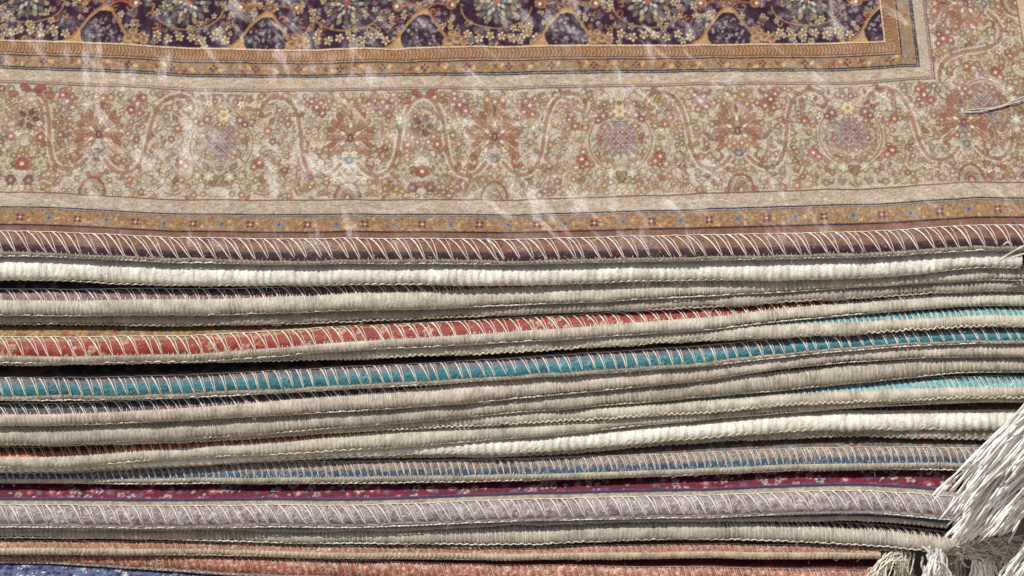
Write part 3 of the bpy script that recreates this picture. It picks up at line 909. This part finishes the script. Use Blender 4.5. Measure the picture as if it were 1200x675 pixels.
GROUP = 'rugs stacked flat in one pile'
roots = []
for i, rg in enumerate(RUGS):
    x = columns(rg['end'])
    if i == 0:
        # one row of knots per photo row, to just beyond the picture
        zt = np.interp(0, XS, rg['zc'] + rg['t'])
        pys = np.arange(274, -14, -.85)
        tops = at_z(np.full_like(pys, 600), pys, zt)[:, 1] - np.interp(0, XS, rg['yf'])
        tops = np.r_[tops[tops > .0055], np.arange(tops[-1] + .0013, DEPTH, .0013)]
    else:
        tops = np.r_[np.arange(.003, .020, .0006), .024, .03, .05, .1, .2, .3, DEPTH]
    if i == 0:
        x = columns(rg['end'], .00031, .0012)
    tm = float(np.mean(rg['t']))
    p = profile(tm, tops)
    seg = np.r_[0, np.cumsum(np.linalg.norm(np.diff(p, axis=0), axis=1))]
    kb = int(np.argmin(np.hypot(p[:, 0] - YB * tm, p[:, 1] - ZB * tm)))
    v = (seg - seg[kb]) * 1e3
    tg = np.gradient(p, axis=0); tg /= np.linalg.norm(tg, axis=1, keepdims=True) + 1e-12
    nrm = np.stack([-tg[:, 1], tg[:, 0]], 1)
    cref = float(np.mean(cream_at(rg, XS)))
    kc = int(np.searchsorted(v, cref))
    cref = v[kc]
    VW = warp(rg, x[None], v[:, None], cref)
    S_ = locate(rg, p, v, nrm, tm, x[None], VW)
    X, Y, Z = S_[..., 0], S_[..., 1].copy(), S_[..., 2].copy()
    PY_ = np.interp(VW, v, p[:, 0])
    nr, nc = X.shape
    root = thing('rug', rg['label'], 'rug', None, GROUP)
    base = np.array([0.0, float(np.interp(0, XS, rg['yf'])) + .15, float(np.interp(0, XS, rg['zc']))])
    root.location = base
    roots.append(root)
    sp = rg['st']
    pit = (sp[1] if sp else 9.0) * S0
    # the edge: yarn bulges between the stitches, soft unevenness along it
    front = np.exp(-np.maximum(PY_, 0) / .0045) * (v > -2.5)[:, None]
    cx = cream_at(rg, x)[None]
    creamy = 1 - smooth(cx - .6, cx + .5, VW)
    wrap_p = 5.4 * S0 if rg.get('wraps', 1) else pit
    ph = x / wrap_p * math.pi + .5 * (vnoise(x * 120, x * 0, 40 + i) - .5)
    amp = (.6 + 1.0 * vnoise(x * 90, x * 0, 44 + i)) * (1.5 if rg.get('wraps', 1) else 2.0)
    scal = (np.abs(np.sin(ph)) * amp)[None] * .00034 * creamy * (v > -.5)[:, None]
    un = (fbm(x[None] * 260, VW * .35, 60 + i) - .5) * .0007
    un2 = (fbm(x[None] * 45, VW * .06, 160 + i, 2) - .5) * .0014
    off = (scal + un + un2 * 1.0) * front + .00040 * creamy * np.sin(np.clip((VW + .5) / (cx + .6), 0, 1) * math.pi)
    off = np.where(PY_ > .0085, 0, off)
    Y = Y + off * np.interp(VW, v, nrm[:, 0]); Z = Z + off * np.interp(VW, v, nrm[:, 1])
    if i == 0:
        # soft cockles and brushed lays of the silk pile
        d = np.clip(v[:, None] - 10, 0, 30) / 30
        xx = X; yy = Y
        Z = Z + d * ((fbm(xx * 7, yy * 7, 3, 2) - .5) * .006 + (fbm((xx * .8 + yy * .6) * 60, (yy * .8 - xx * .6) * 16, 8, 3) - .5) * .0016)
    V = np.stack([X, Y, Z], -1)
    # pile with its design
    vv = VW[kc:] - cream_at(rg, x)[None] + cref; uu = np.broadcast_to(x[None] * 1e3, vv.shape)
    if i == 0:
        pc = np.stack([np.zeros(nr), np.interp(0, XS, rg['yf']) + p[:, 0], np.interp(0, XS, rg['zc']) + p[:, 1]], 1)
        _, ppy = project(pc)
        DREF = (at_z([600], [104], zt)[0] - CAM) @ FWD
        # design rows follow the front edge; the binding's own bottom row is where C was read
        jx = rng.normal(0, .25, (nr - kc, nc)); jy = rng.normal(0, .14, (nr - kc, nc))
        colr = sample(600 + X[kc:] * F_PX / DREF + jx, np.broadcast_to(ppy[kc:, None], (nr - kc, nc)) + jy)
    else:
        colr = knots(uu, vv, rg['spec'], 300 + 13 * i)
    make_mesh('pile', (V[kc:] - base), grid_faces(nr - kc, nc), M_TOP if i == 0 else M_PILE, root, colr)
    make_mesh('edge_binding', V[:kc + 1] - base, grid_faces(kc + 1, nc), M_CREAM[rg['bind']], root)
    # backing: underside and the cut right end
    under = V[0].copy(); back = V[-1].copy(); back[:, 2] = under[:, 2]
    bk = np.stack([under, back]) - base
    vb = bk.reshape(-1, 3); fb = grid_faces(2, nc)
    endc = V[:, -1]                                            # section at the right end
    top_i = np.arange(nr)
    low = endc.copy(); low[:, 2] = endc[0, 2]
    ev = np.stack([endc, low], 1).reshape(-1, 3) - base
    ef = grid_faces(nr, 2) + len(vb)
    make_mesh('backing', np.vstack([vb, ev]), np.vstack([fb, ef]), M_BACK, root)
    # stitching: slanted overlock thread, each a long stroke and a finer return, plus the two running threads
    if sp:
        mat, ppx, vt, vlo, rad = sp[:5]
        slf = sp[5] if len(sp) > 5 else .7
        r0 = rad * 1e-3
        xe = x[-1]
        xs0 = np.arange(-.30, min(xe, .235) - pit * 1.2, pit)
        n = len(xs0)
        rr_ = np.random.default_rng(900 + i)
        xs0 = xs0 + rr_.normal(0, pit * .07, n)

        def on_surface(px_, vq, lift):
            return locate(rg, p, v, nrm, tm, px_, vq, lift)
        NP = 15
        s = np.linspace(0, 1, NP)
        slant = slf * pit * (rr_.uniform(.9, 1.2, n) + .35 * (vnoise(xs0 * 28, xs0 * 0, 12 + i) - .5))[:, None]
        vtop = vt * rr_.uniform(.97, 1.02, n)[:, None]; vbot = vlo * rr_.uniform(.8, 1.1, n)[:, None]
        sh = s[None] ** 1.08
        PX = xs0[:, None] + slant * (1.05 * s[None] - .05) - pit * .18 * (1 - s[None]) ** 4
        VV = vtop - (vtop - vbot) * sh
        lift = r0 * (.6 + .5 * np.sin(s[None] * math.pi)) + .00022 - .0004 * s[None] ** 6
        A = on_surface(PX, VV, lift)
        rA = r0 * 1.08 * rr_.uniform(.8, 1.2, (n, 1)) * (1 - .25 * s[None])
        PX2 = xs0[:, None] + slant - slant * rr_.uniform(.55, .85, n)[:, None] * (1 - s[None]) - pit * .06 * (1 - s[None]) ** 3 + pit * .05
        VV2 = vtop * .985 - (vtop * .985 - vbot) * s[None] ** 1.25
        B = on_surface(PX2, VV2, lift * .8)
        rB = r0 * .58 * rr_.uniform(.75, 1.1, (n, 1)) * np.ones(NP)
        v1, f1 = tubes(A, rA, 6); v2, f2 = tubes(B, rB, 5)
        xr = np.arange(-.30, min(xe, .235), .0005)
        w1 = vt * (1.0 + .006 * np.sin(xr / pit * 2 * math.pi)) + (vnoise(xr * 300, xr * 0, i) - .5) * .35
        w2 = .35 + .35 * np.sin(xr / pit * 2 * math.pi) + (vnoise(xr * 300, xr * 0, i + 50) - .5) * .6
        P1 = on_surface(xr, w1, r0 * .7 + .00025)[None]; P2 = on_surface(xr, w2 + .5, r0 * .6 + .00062)[None]
        v3, f3 = tubes(P1, r0 * .62, 5); r0 = max(r0, .0002); v4, f4 = tubes(P2, np.maximum(.00020, .00027 * (1 + .45 * np.cos(xr / wrap_p * 2 * math.pi + 2 * vnoise(xr * 150, xr * 0, 9)))[None]), 6)
        # close-set wraps of the binding yarn
        xw = np.arange(-.23, min(xe, .235) - .002, wrap_p)
        nw = len(xw); xw = xw + rr_.normal(0, wrap_p * .12, nw)
        sw = np.linspace(0, 1, 11)
        cw = cream_at(rg, xw)[:, None] + rr_.uniform(.2, 1.0, (nw, 1))
        VW_ = .1 + (cw - .1) * (1 - sw[None])
        PXw = xw[:, None] + rr_.normal(.0006, .0003, (nw, 1)) * (sw[None] - .5)
        C_ = on_surface(PXw, VW_, .00038 + .00016 * np.sin(sw[None] * math.pi))
        v5, f5 = tubes(C_, .00013 * rr_.uniform(.7, 1.4, (nw, 1)) * np.ones(11), 5)
        # flyaway fibres
        nf = 80
        cl = rr_.uniform(-.21, min(xe, .21), 26)
        xf = np.where(rr_.random(nf) < .65, cl[rr_.integers(0, 26, nf)] + rr_.normal(0, .004, nf), rr_.uniform(-.21, min(xe, .21), nf))
        xf = np.minimum(xf, min(xe, .21)); vf = rr_.uniform(.2, vt * 1.05, nf)
        b0 = on_surface(xf, vf, .0002)
        ang = rr_.uniform(0, 6.28, nf); ln = rr_.uniform(.0012, .0042, nf)
        dr = np.stack([np.cos(ang), -np.abs(rr_.normal(.25, .2, nf)), np.sin(ang) * .8], 1) * ln[:, None]
        cv = rr_.normal(0, .0007, (nf, 3))
        sf = np.linspace(0, 1, 7)[None, :, None]
        Fb = b0[:, None] + dr[:, None] * sf + cv[:, None] * np.sin(sf * 4.0)
        v6, f6 = tubes(Fb, .00005, 4)
        vs = [v1, v2, v3, v4, v5, v6]; fs = []; o_ = 0
        for a_, b_ in zip(vs, (f1, f2, f3, f4, f5, f6)):
            fs.append(b_ + o_); o_ += len(a_)
        make_mesh('stitching', np.vstack(vs) - base, np.vstack(fs), M_TH[mat], root)
    rg['surf'] = (p, v, tm)

# ------------------------------------------------------------------ fringes


def strand_set(anchor, tips, n, rad, sag, spread, seed, wav=.0026, knot=True, npt=30):
    n = int(n * 2.6); rad = rad * .6
    """n yarns from round the anchor to round the tip points; returns one mesh worth of tubes"""
    r_ = np.random.default_rng(seed)
    tips = np.asarray(tips, float)
    s = np.linspace(0, 1, npt)
    P = np.zeros((n, npt, 3))
    for k in range(n):
        a = anchor + r_.normal(0, 1, 3) * spread
        b = tips[k % len(tips)] + (r_.normal(0, 1, 3) * (.0020 if n > 16 else .0005))
        mid = (a + b) / 2 + np.array([0, 0, sag]) + r_.normal(0, 1, 3) * .002
        q = (1 - s)[:, None] ** 2 * a + 2 * (s * (1 - s))[:, None] * mid + s[:, None] ** 2 * b
        f1, f2, p1, p2 = r_.uniform(5, 12), r_.uniform(5, 12), r_.uniform(0, 6), r_.uniform(0, 6)
        q = q + (np.sin(s * f1 + p1) * wav * s)[:, None] * np.array([.6, 0, .8]) + (np.sin(s * f2 + p2) * wav * s)[:, None] * np.array([.3, 1, 0])
        f3, p3 = r_.uniform(24, 44), r_.uniform(0, 6)
        q = q + (np.sin(s * f3 + p3) * .00045 * np.sqrt(s))[:, None] * np.array([.7, .3, .7])
        P[k] = q
    rr = rad * r_.uniform(.8, 1.2, (n, 1)) * np.ones(npt)
    if knot:
        e = np.exp(-((s - .965) / .018) ** 2)
        rr = rr * (1 + .55 * e[None] * r_.uniform(.2, 1, (n, 1)))
    rr[:, -1] *= .15
    return tubes(P, rr, 8, twist=900., plies=2, bulge=.22)


def yfront(px, i):
    return float(np.interp((px - 600) * S0, XS, RUGS[i]['yf']))


ib = 11
rt = roots[ib]
bb = np.array(rt.location)
fr_root = None
ymin = min(yfront(1120, k) for k in (11, 13, 14, 15, 16))
print('front near right', [round(yfront(1150, k) * 1e3, 1) for k in range(20)])
P3 = lambda px, py, y: at_y([px], [py], y)[0]
# tassel bundles: anchor pixel, tip pixels, strands
big = [
    ((1275, 430), [(1150, 541), (1186, 496)], 3, .00062, 14),
    ((1285, 440), [(1089, 590), (1107, 600), (1110, 584)], 4, .00060, 22),
    ((1290, 455), [(1128, 590), (1135, 578), (1143, 566), (1150, 560), (1131, 600), (1160, 552), (1170, 545)], 34, .00062, 20),
    ((1300, 470), [(1140, 606), (1152, 600), (1165, 590), (1136, 612), (1170, 580), (1178, 570)], 34, .00064, 24),
    ((1305, 490), [(1118, 626), (1121, 620), (1126, 628), (1131, 615), (1139, 629), (1143, 624), (1150, 618)], 32, .00064, 26),
    ((1310, 510), [(1160, 622), (1166, 618), (1175, 612), (1185, 606), (1192, 600), (1176, 624)], 26, .00062, 20),
    ((1300, 450), [(1185, 540), (1195, 520), (1200, 545), (1205, 560)], 26, .00064, 16),
]
frg = None
yb = ymin - .006


def fringe_holder(root, name='fringe'):
    o = bpy.data.objects.new(name, None)
    COL.objects.link(o); o.parent = root
    return o


def heading(root, x, i, y0, y1):
    """the woven warp-end strip the tassels grow from, along the rug's right end"""
    z = float(np.interp(x, XS, RUGS[i]['zc'])); t = float(np.interp(x, XS, RUGS[i]['t']))
    ys = np.linspace(y0, y1, 160)
    prof = [(-.002, .15), (.001, .12), (.005, .2), (.008, .35), (.0085, .55), (.006, .72), (.001, .8), (-.002, .82)]
    V = np.array([[[x + a + .0004 * math.sin(yv * 2400), yv, z + b * t] for yv in ys] for a, b in prof])
    o = make_mesh('fringe', V - np.array(root.location), grid_faces(len(prof), len(ys)), M_CREAM['white'], root)
    return o


xe = (RUGS[ib]['end'] - 600) * S0
fo = heading(rt, xe, ib, yfront(1200, ib) + .001, yfront(1200, ib) + .30)
for k, (an, tips, n, rad, lead) in enumerate(big):
    a = P3(an[0], an[1], yb - .004 + .012)
    tp = np.array([P3(t[0], t[1], yb - .003 - .0012 * (k % 3) + .0015 * j) for j, t in enumerate(tips)])
    vv_, ff_ = strand_set(a, tp, n, rad, .019, .0042, 500 + k, npt=44)
    make_mesh('tassel', vv_ - bb, ff_, M_TASSEL, fo)
# tassels along the rest of that end, out of the picture
for k, yy in enumerate(np.arange(yfront(1200, ib) + .045, yfront(1200, ib) + .29, .022)):
    a = np.array([xe + .006, yy, float(np.interp(xe, XS, RUGS[ib]['zc'])) + .003])
    tp = [a + np.array([.028 + .01 * math.cos(q * 2.1), .006 * math.sin(q * 1.7), -.045 - .004 * (q % 3)]) for q in range(7)]
    vv_, ff_ = strand_set(a, tp, 16, .00065, .016, .0012, 620 + k, npt=18)
    make_mesh('tassel', vv_ - bb, ff_, M_TASSEL, fo)

# the salmon rug's fringe: tassels drooping off its right corner
ip = 17
rp_ = roots[ip]; bp_ = np.array(rp_.location)
xe = (RUGS[ip]['end'] - 600) * S0
fo2 = heading(rp_, xe, ip, yfront(1046, ip) + .001, yfront(1046, ip) + .30)
y7 = yfront(1046, ip)
hang = [
    ((1050, 652), [(1012, 676), (1030, 680), (1040, 690)], 7, .00045, M_TASSEL2, 0.0),
    ((1058, 650), [(1052, 720), (1058, 725), (1063, 720), (1070, 716)], 26, .00055, M_TASSEL2, .004),
    ((1095, 650), [(1078, 720), (1084, 722), (1092, 724), (1100, 724), (1108, 722), (1114, 715)], 34, .00070, M_TASSEL, -.003),
    ((1118, 652), [(1112, 720), (1119, 725), (1126, 720)], 16, .00060, M_TASSEL2, .006),
    ((1150, 653), [(1138, 722), (1145, 724), (1152, 726), (1160, 724), (1165, 718)], 36, .00070, M_TASSEL, -.001),
    ((1180, 650), [(1170, 720), (1176, 722), (1182, 722)], 14, .00060, M_TASSEL2, .006),
    ((1235, 610), [(1168, 690), (1176, 692), (1186, 694), (1194, 690), (1204, 690)], 26, .00064, M_TASSEL, -.008),
]
for k, (an, tips, n, rad, mt, dy) in enumerate(hang):
    a = P3(an[0], an[1], y7 + dy - .004)
    tp = np.array([P3(t[0], t[1], y7 + dy - .010 + .0012 * j) for j, t in enumerate(tips)])
    vv_, ff_ = strand_set(a, tp, n, rad, .006, .0018, 700 + k, npt=34)
    make_mesh('tassel', vv_ - bp_, ff_, mt, fo2)

# frayed right end of the greyish rug
i6 = 16
r6 = roots[i6]; b6 = np.array(r6.location)
r_ = np.random.default_rng(77)
n = 150
s = np.linspace(0, 1, 16)
PP = np.zeros((n, 16, 3))
for k in range(n):
    px = r_.uniform(1120, 1188); py = r_.uniform(630, 652)
    a = P3(px, py, yfront(1150, i6) + r_.uniform(-.0022, .003))
    l = r_.uniform(.004, .011); an = r_.normal(-.3, .9)
    b = a + np.array([math.cos(an) * l, -.0015, math.sin(an) * l])
    m_ = (a + b) / 2 + r_.normal(0, .0016, 3)
    PP[k] = (1 - s)[:, None] ** 2 * a + 2 * (s * (1 - s))[:, None] * m_ + s[:, None] ** 2 * b
vv_, ff_ = tubes(PP, .00022, 5)
make_mesh('frayed_yarn', vv_ - b6, ff_, M_TASSEL2, r6)

# loose ends of the white-bound rug
i2 = 1
r2 = roots[i2]; b2 = np.array(r2.location)
y2 = yfront(1180, i2)
for k, pts in enumerate([[(1171, 306), (1180, 299), (1192, 292), (1206, 285)], [(1172, 304), (1182, 302), (1194, 299), (1200, 297)], [(1176, 287), (1180, 284), (1184, 285), (1186, 289)]]):
    q = np.array([P3(a, b, y2 - .004) for a, b in spl(pts, 8)])[None]
    vv_, ff_ = tubes(q, .00035, 7, 900, 2, .2)
    make_mesh('loose_end', vv_ - b2, ff_, M_TH['white'], r2)

# strand of grey yarn lying on the top rug
zt = float(np.interp(.18, XS, RUGS[0]['zc'] + RUGS[0]['t']))
root = thing('yarn_strand', 'loose grey-white yarn strand lying across the right border of the top rug', 'yarn', None)
pts = np.array([(1129, 131), (1140, 130), (1155, 128), (1172, 125), (1188, 120), (1202, 114), (1220, 108), (1245, 106)])
root.location = at_z([1165], [127], zt)[0]
M_YARN = mat_thread('grey_yarn', (166, 156, 144), (204, 196, 184))
q0 = spl(pts, 8)
for k, (o, rr) in enumerate(((-.9, .00034), (.9, .0003))):
    q = at_z(q0[:, 0], q0[:, 1] + o + .8 * np.sin(q0[:, 0] * .12 + k * 2), zt + .0011)
    rad = np.full((1, len(q)), rr); rad[0, 0] *= .3; rad[0, 1] *= .7; rad[0, -1] *= .3
    vv_, ff_ = tubes(q[None], rad, 10, 500, 3, .12)
    make_mesh('ply', vv_ - np.array(root.location), ff_, M_YARN, root)

# ------------------------------------------------------------------ ground
mg, nt, b = new_mat('packed_earth')
geo = N(nt, 'ShaderNodeNewGeometry')
n1 = N(nt, 'ShaderNodeTexNoise', Scale=14.0, Detail=8.0); nt.links.new(geo.outputs['Position'], n1.inputs['Vector'])
rp = N(nt, 'ShaderNodeValToRGB'); nt.links.new(n1.outputs['Fac'], rp.inputs['Fac'])
rp.color_ramp.elements[0].color = (*lin((150, 134, 112)), 1); rp.color_ramp.elements[1].color = (*lin((190, 172, 146)), 1)
nt.links.new(rp.outputs[0], b.inputs['Base Color']); b.inputs['Roughness'].default_value = .9
g = 30.0
gz = Z_BOT - .0006
go = make_mesh('ground', [(-g, -g, gz), (g, -g, gz), (g, g, gz), (-g, g, gz)], [(0, 1, 2, 3)], mg)
go['kind'] = 'structure'

# ------------------------------------------------------------------ light
SUN_EL, SUN_AZ = R(74), R(-60)          # azimuth measured from straight behind the camera, + = to the right
sd = np.array([math.sin(SUN_AZ) * math.cos(SUN_EL), -math.cos(SUN_AZ) * math.cos(SUN_EL), math.sin(SUN_EL)])
ld = bpy.data.lights.new('sun', 'SUN'); ld.energy = 3.8; ld.angle = R(.5); ld.color = (1, .975, .935)
lo = bpy.data.objects.new('sun', ld); COL.objects.link(lo)
from mathutils import Vector
lo.rotation_euler = Vector(sd).to_track_quat('Z', 'Y').to_euler()
lo.location = Vector(sd) * 3
w = bpy.data.worlds.new('World'); sc.world = w; w.use_nodes = True
nt = w.node_tree
sky = nt.nodes.new('ShaderNodeTexSky'); sky.sky_type = 'NISHITA'; sky.sun_disc = False; sky.air_density = .7; sky.dust_density = 4.0; sky.ozone_density = .4
sky.sun_elevation = SUN_EL; sky.sun_rotation = math.atan2(sd[0], sd[1])
bg = nt.nodes['Background']; nt.links.new(sky.outputs[0], bg.inputs['Color']); bg.inputs['Strength'].default_value = .08
sc.view_settings.view_transform = 'Standard'; sc.view_settings.look = 'None'
sc.view_settings.exposure = 0; sc.view_settings.gamma = 1
